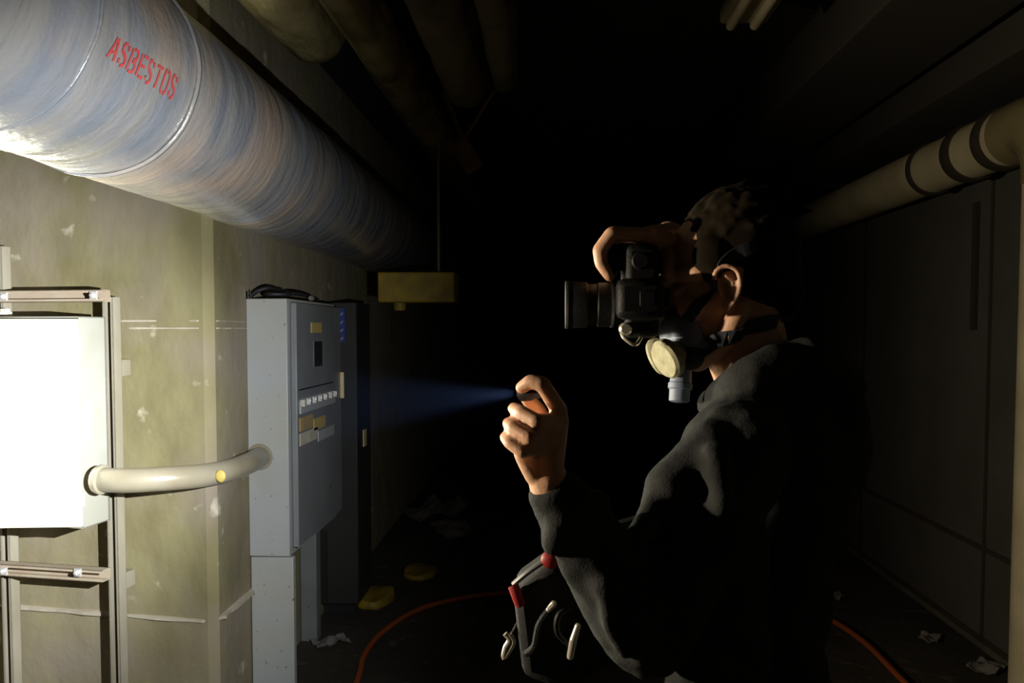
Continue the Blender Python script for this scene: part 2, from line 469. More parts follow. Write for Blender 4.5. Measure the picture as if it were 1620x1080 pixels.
for i, ch in enumerate(word):
    for st in GL[ch]:
        pts = []
        for j in range(len(st) - 1):
            a, b = Vector((*st[j], 0)), Vector((*st[j + 1], 0)); nn = max(2, int((b - a).length * 8))
            for k in range(nn): pts.append(a.lerp(b, k / nn))
        pts.append(Vector((*st[-1], 0)))
        W = 0.19
        L_, R_ = [], []
        for j, p in enumerate(pts):
            d = (pts[min(j + 1, len(pts) - 1)] - pts[max(j - 1, 0)])
            d = Vector((d.x * 0.62, d.y, 0)).normalized(); nrm = Vector((-d.y / 0.62, d.x, 0)) * W * 0.5
            if abs(d.y) < .3: nrm *= 0.8
            for lst, sg in ((L_, 1), (R_, -1)):
                q = p + nrm * sg; lst.append(onpipe((i + q.x * 0.66) * adv, q.y))
        nq = len(L_); mb.add(L_ + R_, [(j, j + 1, nq + j + 1, nq + j) for j in range(nq - 1)])
mb.build('stencil_lettering', 'red', root, smooth=False)['label'] = 'red stencilled word ASBESTOS'


# ------------------------------------------------------------ smaller pipes under the ceiling
def pipe_run(name, label, X, Z, r, Ya, Yb, m, upturn=True, wrinkle=0.006):
    """a lagged pipe along the tunnel that turns up into the ceiling at Yb"""
    rt = thing(name, label, 'pipe', (X, Yb, Z), None)
    mb = MB(); pts = [Vector((X, Ya + (Yb - Ya) * k / 60, Z)) for k in range(61)]
    if upturn:
        R = r * 1.05
        pts += [Vector((X, Yb + R * math.sin(t), Z + R * (1 - math.cos(t)))) for t in [math.pi / 2 * k / 10 for k in range(1, 11)]]
        pts += [Vector((X, Yb + R, Z + R + (CEIL - Z - R) * k / 6)) for k in range(1, 7)]
    seg = 40; rings = []; px = None
    for i, p in enumerate(pts):
        d = (pts[min(i + 1, len(pts) - 1)] - pts[max(i - 1, 0)]).normalized()
        if px is None: px = Vector((1, 0, 0))
        px = (px - d * px.dot(d)).normalized(); py = d.cross(px).normalized()
        rings.append([p + (px * math.cos(a) + py * math.sin(a)) * (r + wrinkle * noise.noise(p * 9 + Vector((math.cos(a) * 1.5, 0, math.sin(a) * 1.5)))) for a in [2 * math.pi * k / seg for k in range(seg)]])
    mb.rings(rings).build('pipe_jacket', m, rt, auto=False)
    return rt


pipe_run('wrapped_pipe', 'stubby yellowish plastic wrapped pipe under the ceiling, just above the big grey pipe', -0.90, 1.13, 0.125, 1.2, 2.93, 'plastic')
pipe_run('lagged_pipe', 'dull brown lagged pipe under the ceiling that ends in an upturned bend', -0.365, 1.03, 0.085, 1.0, 3.35, 'lagging')
pipe_run('thin_pipe', 'thinnest dark brown ceiling pipe, rightmost of the overhead cluster', -0.19, 1.04, 0.05, 1.0, 3.3, 'lagging')
# long pipe in loose shiny plastic
rt = thing('sheeted_pipe', 'narrow ceiling pipe in loose shiny yellowed plastic sheet above the brown hanger', 'pipe', (-0.60, 2.5, 1.02))
mb = MB(); rings = []
for i in range(121):
    Y = 1.0 + 4.4 * i / 120; ring = []
    for k in range(36):
        a = 2 * math.pi * k / 36
        r = 0.075 + 0.022 * max(0, math.sin(a * 1 - 2.2)) + 0.014 * noise.noise(Vector((math.cos(a) * 1.6, Y * 1.3, math.sin(a) * 1.6)))
        ring.append(Vector((-0.60 + r * math.cos(a), Y, 1.02 + r * math.sin(a))))
    rings.append(ring)
mb.rings(rings).build('plastic_sheet', 'plastic', rt, auto=False)
mb = MB().cyl((-0.60, 0.8, 1.02), (-0.60, 8.0, 1.02), 0.05); mb.build('pipe_core', 'lagging', rt)
# hanger below the pipes: two sloping straps and a block
rt = thing('pipe_hanger', 'brown hanging bracket of two sloping straps meeting at a block below the ceiling pipes', 'bracket', at(740, 260, 4.6))
mb = MB(); a, b = at(690, 120, 4.6), at(733, 222, 4.6); mb.tube([a, b], 0.016, 8); mb.build('sloping_strap', 'hanger', rt)
mb = MB(); a = at(795, 120, 4.6); mb.tube([a, b], 0.012, 8); mb.build('sloping_strap', 'hanger', rt)
mb = MB(); a, b = at(722, 222, 4.6), at(752, 268, 4.6); dd = (b - a).normalized(); nx = Vector((0, 1, 0)); mb.obox((a + b) / 2, dd, nx, dd.cross(nx), (b - a).length / 2, 0.04, 0.055)
mb.build('hanger_block', 'hanger', rt, bevel=0.006)
for x in (690, 795):
    a = at(x, 120, 4.6); mb = MB().cyl(a, (a.x, a.y, CEIL), 0.007); mb.build('hanger_rod', 'band', rt)

# ------------------------------------------------------------ pipe along the right wall with elbow and downpipe
RX, RZ, RR, RY = 1.90, 0.80, 0.12, 3.05
rt = thing('drain_pipe', 'cream painted pipe along the right wall turning down through a shiny elbow to the floor', 'pipe', (RX, RY, FLOOR))
mb = MB().lathe((RX, 3.32, RZ), (0, 1, 0), [(0, RR), (8.66, RR)], 48); mb.build('horizontal_run', 'right_pipe', rt)
pts = []; ER = 0.20
for k in range(17):
    t = math.pi / 2 * k / 16; pts.append(Vector((RX, RY + ER - ER * math.sin(t), RZ - ER + ER * math.cos(t))))
mb = MB().tube([Vector((RX, 3.34, RZ))] + pts + [Vector((RX, RY, RZ - ER - 0.05))], RR + 0.006, 48); mb.build('elbow', 'elbow', rt)['label'] = 'shiny brown elbow'
mb = MB().cyl((RX, RY, FLOOR), (RX, RY, RZ - ER - 0.03), RR, seg=48); mb.build('downpipe', 'right_pipe', rt)
for px, wd in ((1455, 0.018), (1512, 0.035), (1560, 0.03)):
    Yb = RX * F / (px - 870)
    mb = MB().lathe((RX, Yb - wd, RZ), (0, 1, 0), [(0, RR - .01), (0, RR + .010), (wd * .5, RR + .014), (wd * 1.5, RR + .014), (wd * 2, RR + .010), (wd * 2, RR - .01)], 48)
    mb.build('coupling_band', 'band', rt)
MB().lathe((RX, RY, FLOOR), (0, 0, 1), [(0, RR + .05), (.02, RR + .05), (.03, RR + .01)], 32).build('floor_flange', 'band', rt)
for Yb in (5.2, 8.0):
    MB().box((RX - 0.13, Yb - .02, RZ + RR - 0.01), (RX + 0.13, Yb + .02, RZ + RR + .02)).build('pipe_support', 'band', rt)
# faint duct under the ceiling at right
o = MB().box((1.15, 0.5, 1.12), (1.62, 11.5, CEIL)).build('ventilation_duct', 'concrete_shade', bevel=0.01)
tag(o, 'faint dark rectangular duct under the ceiling above the right pipe', 'duct')
# unlit strip light
a = at(1175, 48, 3.1)
rt = thing('strip_light', 'unlit twin tube strip light on the dark ceiling, top right of centre', 'ceiling light', (a.x, 2.5, a.z))
zc = a.z + 0.03
MB().box((a.x - .085, 1.9, zc), (a.x + .095, 3.12, zc + .06)).build('housing', 'fixture', rt, bevel=0.012)
for dx in (-.045, .045):
    MB().cyl((a.x + dx, 1.92, zc - .012), (a.x + dx, 3.10, zc - .012), 0.019, seg=20).build('fluorescent_tube', 'tube', rt)
for yy in (2.1, 2.9):
    MB().cyl((a.x, yy, zc + .05), (a.x, yy, CEIL), .006).build('mounting_rod', 'band', rt)

# ------------------------------------------------------------ strut frame on the pier with the white box
def fpt(px, py, n):
    """point at pixel on the plane n metres off the pier's front face"""
    d = ray(px, py); nn = Vector((-sinr * -1, 0, 0))
    N_ = Vector((sinr, -cosr, 0)); p0 = Vector((XW, YP, 0)) + N_ * n
    return d * (p0.dot(N_) / d.dot(N_))


UX = Vector((cosr, sinr, 0)); UN = Vector((sinr, -cosr, 0)); UZ = Vector((0, 0, 1))
rt = thing('strut_frame', 'grey metal channel frame with two posts bolted to the concrete behind the white box', 'frame', (fpt(178, 900, .06).x, fpt(178, 900, .06).y, FLOOR))


def channel(p0, p1, side, name='rail', m='strut', w=0.041, d=0.041):
    """C channel between two points, open face towards the camera"""
    p0 = Vector(p0); p1 = Vector(p1); ax = (p1 - p0).normalized(); c = (p0 + p1) / 2; h = (p1 - p0).length / 2
    mb = MB()
    mb.obox(c - UN * (d / 2 - .0015), ax, side, UN, h, w / 2, .0015)
    for s_ in (-1, 1):
        mb.obox(c + side * s_ * (w / 2 - .0015), ax, side, UN, h, .0015, d / 2)
        mb.obox(c + side * s_ * (w / 2 - .005) + UN * (d / 2 - .0015), ax, side, UN, h, .005, .0015)
    return mb.build(name, m, rt, smooth=False)


pt = fpt(176, 470, .085); channel((pt.x, pt.y, FLOOR), (pt.x, pt.y, pt.z + .0), UX, 'post')
pl = fpt(4, 470, .085); channel((pl.x, pl.y, FLOOR), (pl.x, pl.y, 0.30), UX, 'post')
for (ya, yb) in ((467, 471), (898, 905)):
    A_ = fpt(-60, ya, .126); B_ = fpt(168, yb, .126)
    B_.z = A_.z = (A_.z + B_.z) / 2
    channel(A_, B_, UZ, 'rail', 'strut_pink')
for px, py in ((6, 469), (6, 903), (123, 905), (148, 467)):
    q = fpt(px, py, .15); mb = MB(); mb.obox(q, UX, UZ, UN, .013, .014, .004); mb.lathe(q, UN, [(0, .009), (.012, .009), (.016, .005)], 6)
    mb.build('bolt', 'bolt', rt, smooth=False)
for z in (pt.z - .25, -.9):
    for p in (pt, pl):
        MB().obox(Vector((p.x, p.y, z)) - UN * .045, UX, UZ, UN, .02, .03, .026).build('standoff', 'strut', rt, bevel=0.003)

# white box: body, ajar door
bx1 = fpt(167, 500, .15); zt = fpt(150, 501, .2).z; zb = fpt(150, 827, .2).z
BW, BD = 0.70, 0.125
bc = bx1 - UX * (BW / 2) + UN * (BD / 2)
rt = thing('white_electrical_box', 'overexposed white steel box with its door ajar, mounted on the frame at far left', 'electrical box', (bc.x, bc.y, zb))
mb = MB(); t_ = 0.004; zc = (zt + zb) / 2; hz = (zt - zb) / 2
mb.obox(Vector((bc.x, bc.y, zc)) - UN * (BD / 2 - t_), UX, UZ, UN, BW / 2, hz, t_)
for s_ in (-1, 1):
    mb.obox(Vector((bc.x, bc.y, zc)) + UX * s_ * (BW / 2 - t_ / 2), UX, UZ, UN, t_ / 2, hz, BD / 2)
    mb.obox(Vector((bc.x, bc.y, zc)) + UZ * s_ * (hz - t_ / 2), UX, UZ, UN, BW / 2, t_ / 2, BD / 2)
mb.build('body', 'box_side', rt, smooth=False)
hg = Vector((bc.x, bc.y, zc)) + UX * (BW / 2) + UN * (BD / 2 + .006)
DA = math.radians(14)
dx = (Matrix.Rotation(DA, 3, 'Z') @ -UX); dn = UZ.cross(dx).normalized()
if dn.dot(UN) < 0: dn = -dn
c = hg + dx * (BW / 2)
mb = MB(); mb.obox(c, dx, UZ, dn, BW / 2, hz - .008, .006)
door = mb.build('door', 'white_box', rt, bevel=0.003)
for zz in (zt - .10, zb + .10):
    q = Vector((hg.x, hg.y, zz)) + UX * .004
    MB().cyl(q - UZ * .022, q + UZ * .022, .006, seg=12).build('hinge', 'white_box', door)
q = c + dx * (BW / 2 - .05); MB().lathe(q + dn * .006, dn, [(0, .014), (.006, .014), (.006, .006), (.014, .006)], 16).build('lock', 'bolt', door)
# pipe clamps / small items above the box's left
q = fpt(8, 491, .15)
tag(MB().lathe((q.x, q.y, zt), (0, 0, 1), [(0, .022), (.018, .022), (.018, .016), (.03, .016)], 16).build('cable_gland', 'white_box'),
    'small round white cable gland standing on top of the white box', 'cable gland')

# conduit from the white box to the grey cabinet
rt = thing('conduit', 'cream painted bent conduit running from the white box into the grey cabinet side', 'conduit', at(290, 758, 2.6))
p = [at(156, 758, 2.50), at(200, 760, 2.49), at(260, 757, 2.53), at(320, 752, 2.62), at(368, 742, 2.74), at(398, 730, 2.88), at(412, 722, 3.06)]
mb = MB().tube(spline(p, 8), 0.040, 28); tb = mb.build('tube', 'conduit', rt, auto=False)
q = p[-1]; MB().lathe(q - Vector((0, .014, 0)), (0, 1, 0), [(0, .044), (.0, .052), (.012, .056), (.02, .056)], 28).build('locknut', 'conduit', rt)
q = p[0]; MB().lathe(q, (p[1] - p[0]), [(-.004, .045), (.006, .049), (.016, .049), (.02, .042)], 28).build('locknut', 'conduit', rt)
q = at(351, 752, 2.63); dq = (Vector((0, 0, 0)) - q).normalized()
mb = MB().ell(q - Vector((0, .010, 0)), (.018, .008, .022)); mb.build('paint_spot', 'yellow_tag', rt)['label'] = 'small yellow paint blot'

# ------------------------------------------------------------ grey cabinet
Y1, Y2 = 3.05, 3.72
xf = at(455, 600, Y1).x; zt = at(415, 472, Y1).z; zm = at(415, 880, Y1).z
rt = thing('grey_cabinet', 'tall grey blue electrical cabinet with spotted side and row of switches on its door', 'electrical cabinet', (XW + .1, Y1, FLOOR))
MB().box((XW, Y1, zm), (xf, Y2 + .02, zt)).build('body', 'cabinet', rt, bevel=0.004)
MB().box((XW + .004, Y1 + .004, FLOOR), (xf + .012, Y1 + .035, zm - .004)).build('leg_panel', 'cabinet', rt, bevel=0.003)
MB().box((XW + .004, Y2 - .05, FLOOR), (-1.118, Y2 + .015, zm - .004)).build('leg_panel', 'cabinet_door', rt, bevel=0.003)
XD = xf + .028
door = MB().box((xf + .003, Y1 + .03, zm + .03), (XD, Y2 + .02, zt - .015)).build('door', 'cabinet_door', rt, bevel=0.004)


def ondoor(px, py):
    d = ray(px, py); return d * (XD / d.x)


def plate(px0, py0, px1, py1, m, name, thick=.003, parent=door, bevel=0):
    a = ondoor(px0, py0); b = ondoor(px1, py1)
    return MB().box((XD - .002, min(a.y, b.y), min(a.z, b.z)), (XD + thick, max(a.y, b.y), max(a.z, b.z))).build(name, m, parent, smooth=False, bevel=bevel)


def zplate(pxa, pxb, yc, h, m, name, thick=.003, parent=door):
    """plate on the door between two pixel columns; its centre height read at pixel row yc at pxa"""
    a = ondoor(pxa, yc); b = ondoor(pxb, yc); z = a.z
    return MB().box((XD - .002, a.y, z - h / 2), (XD + thick, b.y, z + h / 2)).build(name, m, parent, smooth=False)


plate(492, 510, 508, 526, 'label_yellow', 'yellow_label')
plate(496, 540, 509, 578, 'slot', 'slot_window')
zplate(473, 527, 617, .006, 'black', 'groove', .001)
za = ondoor(474, 638).z; ya = ondoor(476, 638).y; yb = ondoor(527, 620).y
zplate(474, 529, 645, .05, 'cabinet', 'switch_rail', .006)
for i in range(7):
    yy = ya + (yb - ya) * (i / 6)
    mb = MB().obox(Vector((XD + .010, yy, za)), Vector((1, 0, 0)), Vector((0, 1, 0)), UZ, .010, .012, .014)
    mb.build('switch', 'bolt' if i in (1, 2, 3, 4, 6) else 'label_white', door, bevel=0.002)
zplate(474, 495, 672, .055, 'label_orange', 'aged_label')
zplate(496, 514, 672, .050, 'label_yellow', 'aged_label')
zplate(474, 502, 696, .05, 'label_white', 'paper_label')
zplate(503, 528, 690, .045, 'cabinet', 'label_strip')
# tan tag plate projecting from the far edge of the door, facing the camera
a = at(530, 588, Y2 + .03); b = at(545, 629, Y2 + .03)
MB().box((XD - .01, Y2 + .005, b.z), (b.x + .004, Y2 + .011, a.z)).build('tan_tag', 'tan_plate', rt, bevel=0.004)['label'] = 'tan plate standing out from the door edge'
MB().box((XW - .02, Y1 + .005, zm), (XW + .0, Y1 + .02, zt + .03)).build('back_edge', 'black', rt)
# tangle of black cable on the cabinet
mb = MB(); P = [Vector((-1.19, 3.07, zt + .008)), Vector((-1.17, 3.09, zt + .03)), Vector((-1.13, 3.12, zt + .045)), Vector((-1.10, 3.2, zt + .035)), Vector((-1.05, 3.12, zt + .02)),
                Vector((-1.12, 3.08, zt + .018)), Vector((-1.16, 3.2, zt + .02)), Vector((-1.08, 3.3, zt + .03)), Vector((-1.04, 3.45, zt + .015)), Vector((-1.1, 3.6, zt + .01))]
o = mb.tube(spline(P, 8), 0.009, 10).build('black_cable', 'black'); tag(o, 'tangled black cable lying on top of the grey cabinet', 'cable')
o = MB().tube([Vector((-1.185, 3.065, zt)), Vector((-1.187, 3.065, zt + .02)), Vector((-1.188, 3.065, zt + .035))], 0.003, 8).build('wire_stub', 'black')
tag(o, 'thin wire stub standing up from the grey cabinet top corner', 'wire')
o = MB().ell((-1.02, 3.32, zt + .012), (.012, .03, .012)).build('paper_scrap', 'paper'); tag(o, 'tiny pale scrap resting on the front edge of the grey cabinet top', 'scrap')

# second cabinet behind
rt = thing('rear_cabinet', 'dark shadowed cabinet standing behind the grey switch cabinet', 'electrical cabinet', (-1.1, 4.15, FLOOR))
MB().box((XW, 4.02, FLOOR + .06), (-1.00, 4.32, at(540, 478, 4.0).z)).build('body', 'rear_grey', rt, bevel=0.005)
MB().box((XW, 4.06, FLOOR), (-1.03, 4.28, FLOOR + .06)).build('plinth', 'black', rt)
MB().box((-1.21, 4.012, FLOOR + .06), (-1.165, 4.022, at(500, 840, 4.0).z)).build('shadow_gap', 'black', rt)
q = at(573, 692, 4.17); MB().box((-1.003, 4.14, q.z - .045), (-.994, 4.20, q.z + .045)).build('side_tag', 'tan_plate', rt)
a = at(527, 487, 4.01); b = at(546, 541, 4.01)
sg = MB().box((a.x, 4.008, b.z), (b.x, 4.016, a.z)).build('warning_sign', 'blue_sign', rt, smooth=False)
sg['label'] = 'small blue and white sign'
H = a.z - b.z; W_ = b.x - a.x
for k in range(4):
    z = a.z - H * (.12 + .24 * k)
    MB().add([(a.x + W_ * .15, 4.006, z), (a.x + W_ * .5, 4.006, z - H * .10), (a.x + W_ * .85, 4.006, z), (a.x + W_ * .85, 4.006, z - H * .05), (a.x + W_ * .5, 4.006, z - H * .15), (a.x + W_ * .15, 4.006, z - H * .05)],
             [(0, 1, 4, 5), (1, 2, 3, 4)]).build('sign_marking', 'sign_white', sg, smooth=False)

# ------------------------------------------------------------ yellow hanging box
Yy = 3.9
a = at(597, 430, Yy); b = at(719, 478, Yy)
rt = thing('yellow_box', 'dull yellow metal box hanging by a rod below the end of the big pipe', 'junction box', ((a.x + b.x) / 2, Yy, b.z))
MB().box((a.x, Yy, b.z), (b.x, Yy + .18, a.z)).build('body', 'yellow', rt, bevel=0.008)
q = at(627, 484, Yy); MB().cyl((q.x, Yy + .09, b.z + .01), (q.x, Yy + .09, q.z - .02), .035, .028).build('cable_gland', 'yellow', rt)
q = at(690, 430, Yy); MB().cyl((q.x, Yy + .09, a.z - .01), (q.x, Yy + .09, .955), .008).build('hanging_rod', 'lagging', rt)
o = MB().box((XW, 5.3, .255), (-.66, 5.42, .322)).build('steel_bracket', 'concrete_dark', bevel=0.006); tag(o, 'dark steel bracket jutting from the left wall under the far end of the big pipe', 'bracket')


# ------------------------------------------------------------ floor things
def fl(px, py, h=0.0):
    d = ray(px, py); return d * ((FLOOR + h) / d.z)


hp = [fl(1240, 990, .014), fl(1276, 1030, .014), fl(1298, 1078, .014)]
e = hp[-1]
hp += [Vector((1.10, 2.7, FLOOR + .014)), Vector((.55, 2.15, FLOOR + .014)), Vector((-.25, 2.1, FLOOR + .014)), Vector((-.75, 2.6, FLOOR + .014))]
hp += [fl(566, 1075, .014), fl(577, 1035, .014), fl(605, 1000, .014), fl(660, 965, .014), fl(730, 946, .014), fl(812, 937, .014), fl(1000, 925, .014), fl(1160, 935, .014), fl(1285, 968, .014), fl(1360, 1010, .014), fl(1432, 1080, .014)]
hp += [Vector((1.5, 2.6, FLOOR + .014)), Vector((1.3, 1.6, FLOOR + .014))]
o = MB().tube(spline(hp, 12), 0.0135, 12).build('orange_hose', 'hose', auto=False); tag(o, 'orange hose looped across the dark floor around the person', 'hose')


def slab(px, py, w, d, h, m, name, label, cat, seed):
    q = fl(px, py); rr = random.Random(seed); mb = MB(); rings = []
    for (zz, k) in ((0, .96), (h * .4, 1.0), (h, .93), (h * 1.05, .5)):
        rings.append([Vector((q.x + math.cos(t) * w / 2 * k * (1 + .12 * math.sin(3 * t + seed)), q.y + math.sin(t) * d / 2 * k * (1 + .1 * math.cos(2 * t + seed)), FLOOR + zz * (1 + .25 * math.sin(2 * t + seed) if zz else 1))) for t in [2 * math.pi * i / 28 for i in range(28)]])
    mb.rings(rings); return tag(mb.build(name, m), label, cat)


def sheet(px, py, s, name, label, seed, m='paper'):
    q = fl(px, py); rr = random.Random(seed); mb = MB(); n = 9; top = []
    a = rr.uniform(0, 3); ca, sa = math.cos(a), math.sin(a)
    for i in range(n):
        for j in range(n):
            u = (i / (n - 1) - .5) * s; v = (j / (n - 1) - .5) * s * .7
            z = .004 + .22 * s * max(0, noise.noise(Vector((u * 9 / s * .4, v * 9 / s * .4, seed))) + .35)
            top.append(Vector((q.x + u * ca - v * sa, q.y + u * sa + v * ca, FLOOR + z)))
    fs = [(i * n + j, i * n + j + 1, (i + 1) * n + j + 1, (i + 1) * n + j) for i in range(n - 1) for j in range(n - 1)]
    mb.add(top, fs); o = mb.build(name, m, smooth=False)
    md = o.modifiers.new('s', 'SOLIDIFY'); md.thickness = .002
    return tag(o, label, 'scrap')


slab(590, 950, .22, .30, .05, 'yellow', 'yellow_pad', 'flat dull yellow pad on the floor beyond the cabinet foot', 'pad', 1)
slab(664, 908, .20, .26, .035, 'yellow', 'yellow_cloth', 'fainter yellowish rag on the floor further down the tunnel', 'rag', 2)
sheet(523, 1018, .16, 'crumpled_paper', 'crumpled pale scrap on the floor at the foot of the cabinet', 3)
sheet(690, 812, .55, 'paper_sheet', 'faint grey sheet lying far down the tunnel floor', 4)
sheet(715, 842, .40, 'paper_sheet', 'thin dim sheet lying just nearer than the far grey sheet', 5)
sheet(1316, 944, .12, 'paper_sheet', 'small pale scrap on the floor right of the person', 6)
sheet(1470, 1012, .12, 'crumpled_paper', 'tiny scrap on the floor between the hose and right pipe', 7)
sheet(1562, 1058, .16, 'crumpled_paper', 'greenish scrap on the floor at the foot of the right pipe', 8)

# ------------------------------------------------------------ the person
pitch = math.radians(13)
HC = at(1150, 455, 1.28)
fw = Vector((-math.cos(pitch), 0, -math.sin(pitch))); up = Vector((-math.sin(pitch), 0, math.cos(pitch))); sd = Vector((0, -1, 0))
HR = Matrix((fw, sd, up)).transposed()


def hd(f, s, u): return HC + fw * f + sd * s + up * u


person = thing('person', 'person in charcoal hoodie and half mask holding up a camera and a torch', 'person', (0.33, 1.3, FLOOR))
mb = MB()
# head
mb.ell(hd(-.012, 0, .045), (.098, .074, .090), HR)
mb.ell(hd(.030, 0, .010), (.066, .062, .085), HR)
mb.ell(hd(.040, 0, -.045), (.052, .050, .055), HR)
for s in (-1, 1):
    mb.chain([hd(.0, .058 * s, -.035), hd(.03, .050 * s, -.078), hd(.075, .022 * s, -.104)], [.016, .017, .017])   # jaw
    mb.ell(hd(.068, .040 * s, -.018), (.024, .022, .022), HR)                                                      # cheek
    mb.chain([hd(.050, .058 * s, .032), hd(.085, .036 * s, .040), hd(.098, .010 * s, .034)], [.012, .011, .010])   # brow
    mb.ell(hd(.080, .032 * s, .014), (.012, .014, .009), HR)                                                       # eye
    # ear: helix, antihelix, concha, lobe
    ex = lambda f, u, o=0: hd(.019 + f, (.080 + o) * s, -.002 + u)
    hel = [ex(.008, .006, -.004), ex(.014, .020, 0), ex(.010, .030, .004), ex(-.004, .034, .007), ex(-.017, .026, .009), ex(-.020, .010, .010), ex(-.016, -.006, .009), ex(-.008, -.018, .006), ex(.002, -.028, .003)]
    mb.chain(spline(hel, 3), [.0042] * (8 * 3 + 1), 8)
    mb.chain([ex(-.002, .020, .003), ex(-.010, .008, .005), ex(-.006, -.008, .004)], [.0035] * 3, 8)
    mb.ell(ex(-.003, .004, -.008), (.018, .008, .026), HR)
    mb.ell(ex(.004, -.026, .000), (.009, .0055, .011), HR)
    mb.chain([ex(.012, .006, -.003), ex(.012, -.006, -.001), ex(.008, -.016, -.001)], [.004, .005, .004], 8)
mb.chain([hd(.092, 0, .022), hd(.106, 0, .004), hd(.122, 0, -.018)], [.009, .010, .012])                             # nose
for s in (-1, 1): mb.ball(hd(.108, .013 * s, -.024), .009)
mb.ball(hd(.084, 0, -.100), .020)                                                                                   # chin
mb.ell(hd(.093, 0, -.058), (.012, .024, .006), HR); mb.ell(hd(.090, 0, -.070), (.012, .021, .006), HR)                # lips
# neck and trunk
NB = at(1200, 625, 1.31)
mb.chain([hd(-.015, 0, -.02), hd(-.02, 0, -.075), NB], [.056, .055, .062])
mb.chain([hd(.03, 0, -.085), at(1165, 600, 1.31)], [.03, .035])
mb.ell(at(1222, 740, 1.32), (.105, .165, .19)); mb.ell(at(1200, 900, 1.31), (.095, .14, .20)); mb.ell(at(1195, 1090, 1.31), (.10, .155, .15))
LS, LE, LW = at(1165, 715, 1.14), at(1022, 1000, 1.03), at(868, 762, .962)
RS, RE, RW = at(1195, 700, 1.50), at(1185, 505, 1.66), at(1058, 372, 1.40)
mb.chain([NB, LS], [.05, .055]); mb.chain([NB, RS], [.05, .055])
mb.chain([LS, LS.lerp(LE, .5), LE], [.055, .045, .038]); mb.chain([LE, LE.lerp(LW, .4), LW], [.038, .038, .026])
mb.chain([RS, RS.lerp(RE, .5), RE], [.055, .045, .038]); mb.chain([RE, RE.lerp(RW, .4), RW], [.038, .038, .026])
HIPZ = at(1195, 1120, 1.3).z
for yy, kx, fx in ((1.215, .27, .30), (1.41, .36, .44)):
    mb.chain([Vector((.335, yy, HIPZ)), Vector((kx, yy - .01, -1.02)), Vector((fx, yy, -1.42))], [.085, .055, .04])
    mb.chain([Vector((fx + .03, yy, -1.455)), Vector((fx - .13, yy - .01, -1.47))], [.036, .028])
# left hand round the torch
wr = LW
MCP = [at(884, 648, .962), at(886, 664, .962), at(882, 684, .952), at(872, 706, .945)]
PIP = [at(858, 607, .938), at(850, 667, .915), at(838, 692, .908), at(826, 714, .908)]
DIP = [at(840, 603, .942), at(825, 652, .928), at(812, 676, .920), at(806, 700, .915)]
TIP = [at(825, 613, .950), at(813, 646, .945), at(804, 669, .938), at(799, 691, .932)]
RAD = [(.0105, .0098, .0090, .0080), (.0100, .0096, .0088, .0080), (.0098, .0092, .0084, .0076), (.0092, .0084, .0076, .0070)]
for i in range(4):
    mb.chain([MCP[i], PIP[i], DIP[i], TIP[i]], RAD[i], 14)
    mb.chain([wr.lerp(at(872, 738, .962), .5), MCP[i]], [.017, .0115], 14)
mb.chain([at(848, 752, .955), at(836, 732, .950), at(826, 716, .945), at(860, 700, .945)], [.014, .013, .011, .014])
mb.ell(at(868, 705, .955), (.018, .012, .034))
mb.chain([at(866, 738, .975), at(868, 690, .995), at(852, 650, .995), at(838, 634, .982), at(833, 629, .972)], [.015, .0135, .0105, .0095, .0085])
# right hand over the camera grip (upright camera, grip on top)
GY = (1.222, 1.243, 1.264, 1.285)
for i, gy in enumerate(GY):
    k = (0, 2, 1, -5)[i]
    mb.chain([at(1022, 372, gy + .012), at(968 + i * 2, 370 - k * .5, gy), at(949 + i * 2, 396, gy), at(951 + i * 2, 416, gy), at(963 + i * 2, 436 + k, gy)], (.0125, .0118, .0118, .0105, .0085), 14)
    mb.chain([RW, at(1022, 372, gy + .012)], [.022, .014], 14)
mb.ell(at(1036, 380, 1.27), (.034, .038, .018))
mb.chain([at(1052, 384, 1.28), at(1060, 410, 1.255), at(1054, 432, 1.235)], [.014, .0115, .0095])
body = mb.build('body', 'skin', person, remesh=.0027, smoothit=3)

# hoodie
hb = MB()
hb.ell(at(1222, 750, 1.32), (.125, .185, .205)); hb.ell(at(1285, 690, 1.33), (.080, .150, .15)); hb.ell(at(1200, 900, 1.31), (.112, .165, .22)); hb.ell(at(1190, 1060, 1.31), (.118, .170, .15))
hb.chain([at(1190, 650, 1.29), LS], [.062, .074]); hb.chain([at(1190, 650, 1.33), RS], [.062, .074])
hb.chain([LS, LS.lerp(LE, .5), LE], [.078, .066, .060])
hb.chain([LE, LE.lerp(LW, .35), LE.lerp(LW, .7), LE.lerp(LW, .93)], [.058, .056, .044, .034])
hb.cyl(LE.lerp(LW, .93), LE.lerp(LW, .99), .034, .033)
hb.chain([RS, RS.lerp(RE, .5), RE], [.078, .066, .058]); hb.chain([RE, RE.lerp(RW, .5), RE.lerp(RW, .88)], [.056, .050, .036])
# sagging sleeve below the forearm and folds
hb.chain([at(1040, 1030, 1.03), at(1010, 1015, 1.0), at(960, 965, .985), at(905, 890, .975)], [.030, .026, .022, .020])
hb.chain([at(1030, 900, 1.02), at(1000, 960, .965), at(1030, 1035, .985)], [.02, .018, .018])
hb.chain([at(1040, 790, 1.06), at(1000, 870, .99), at(955, 930, .955)], [.018, .016, .018])
hb.chain([at(1130, 700, 1.10), at(1060, 770, 1.07), at(1035, 830, 1.06), at(1030, 900, 1.04)], [.035, .034, .025, .018])
hb.chain([at(940, 800, .99), at(885, 830, .945), at(875, 860, .955)], [.022, .016, .016])
hb.chain([at(1130, 720, 1.055), at(1142, 790, 1.040), at(1138, 850, 1.045)], [.020, .018, .014])
hb.ell(at(1125, 900, 1.10), (.080, .050, .20)); hb.ell(at(1130, 1030, 1.09), (.078, .050, .12))
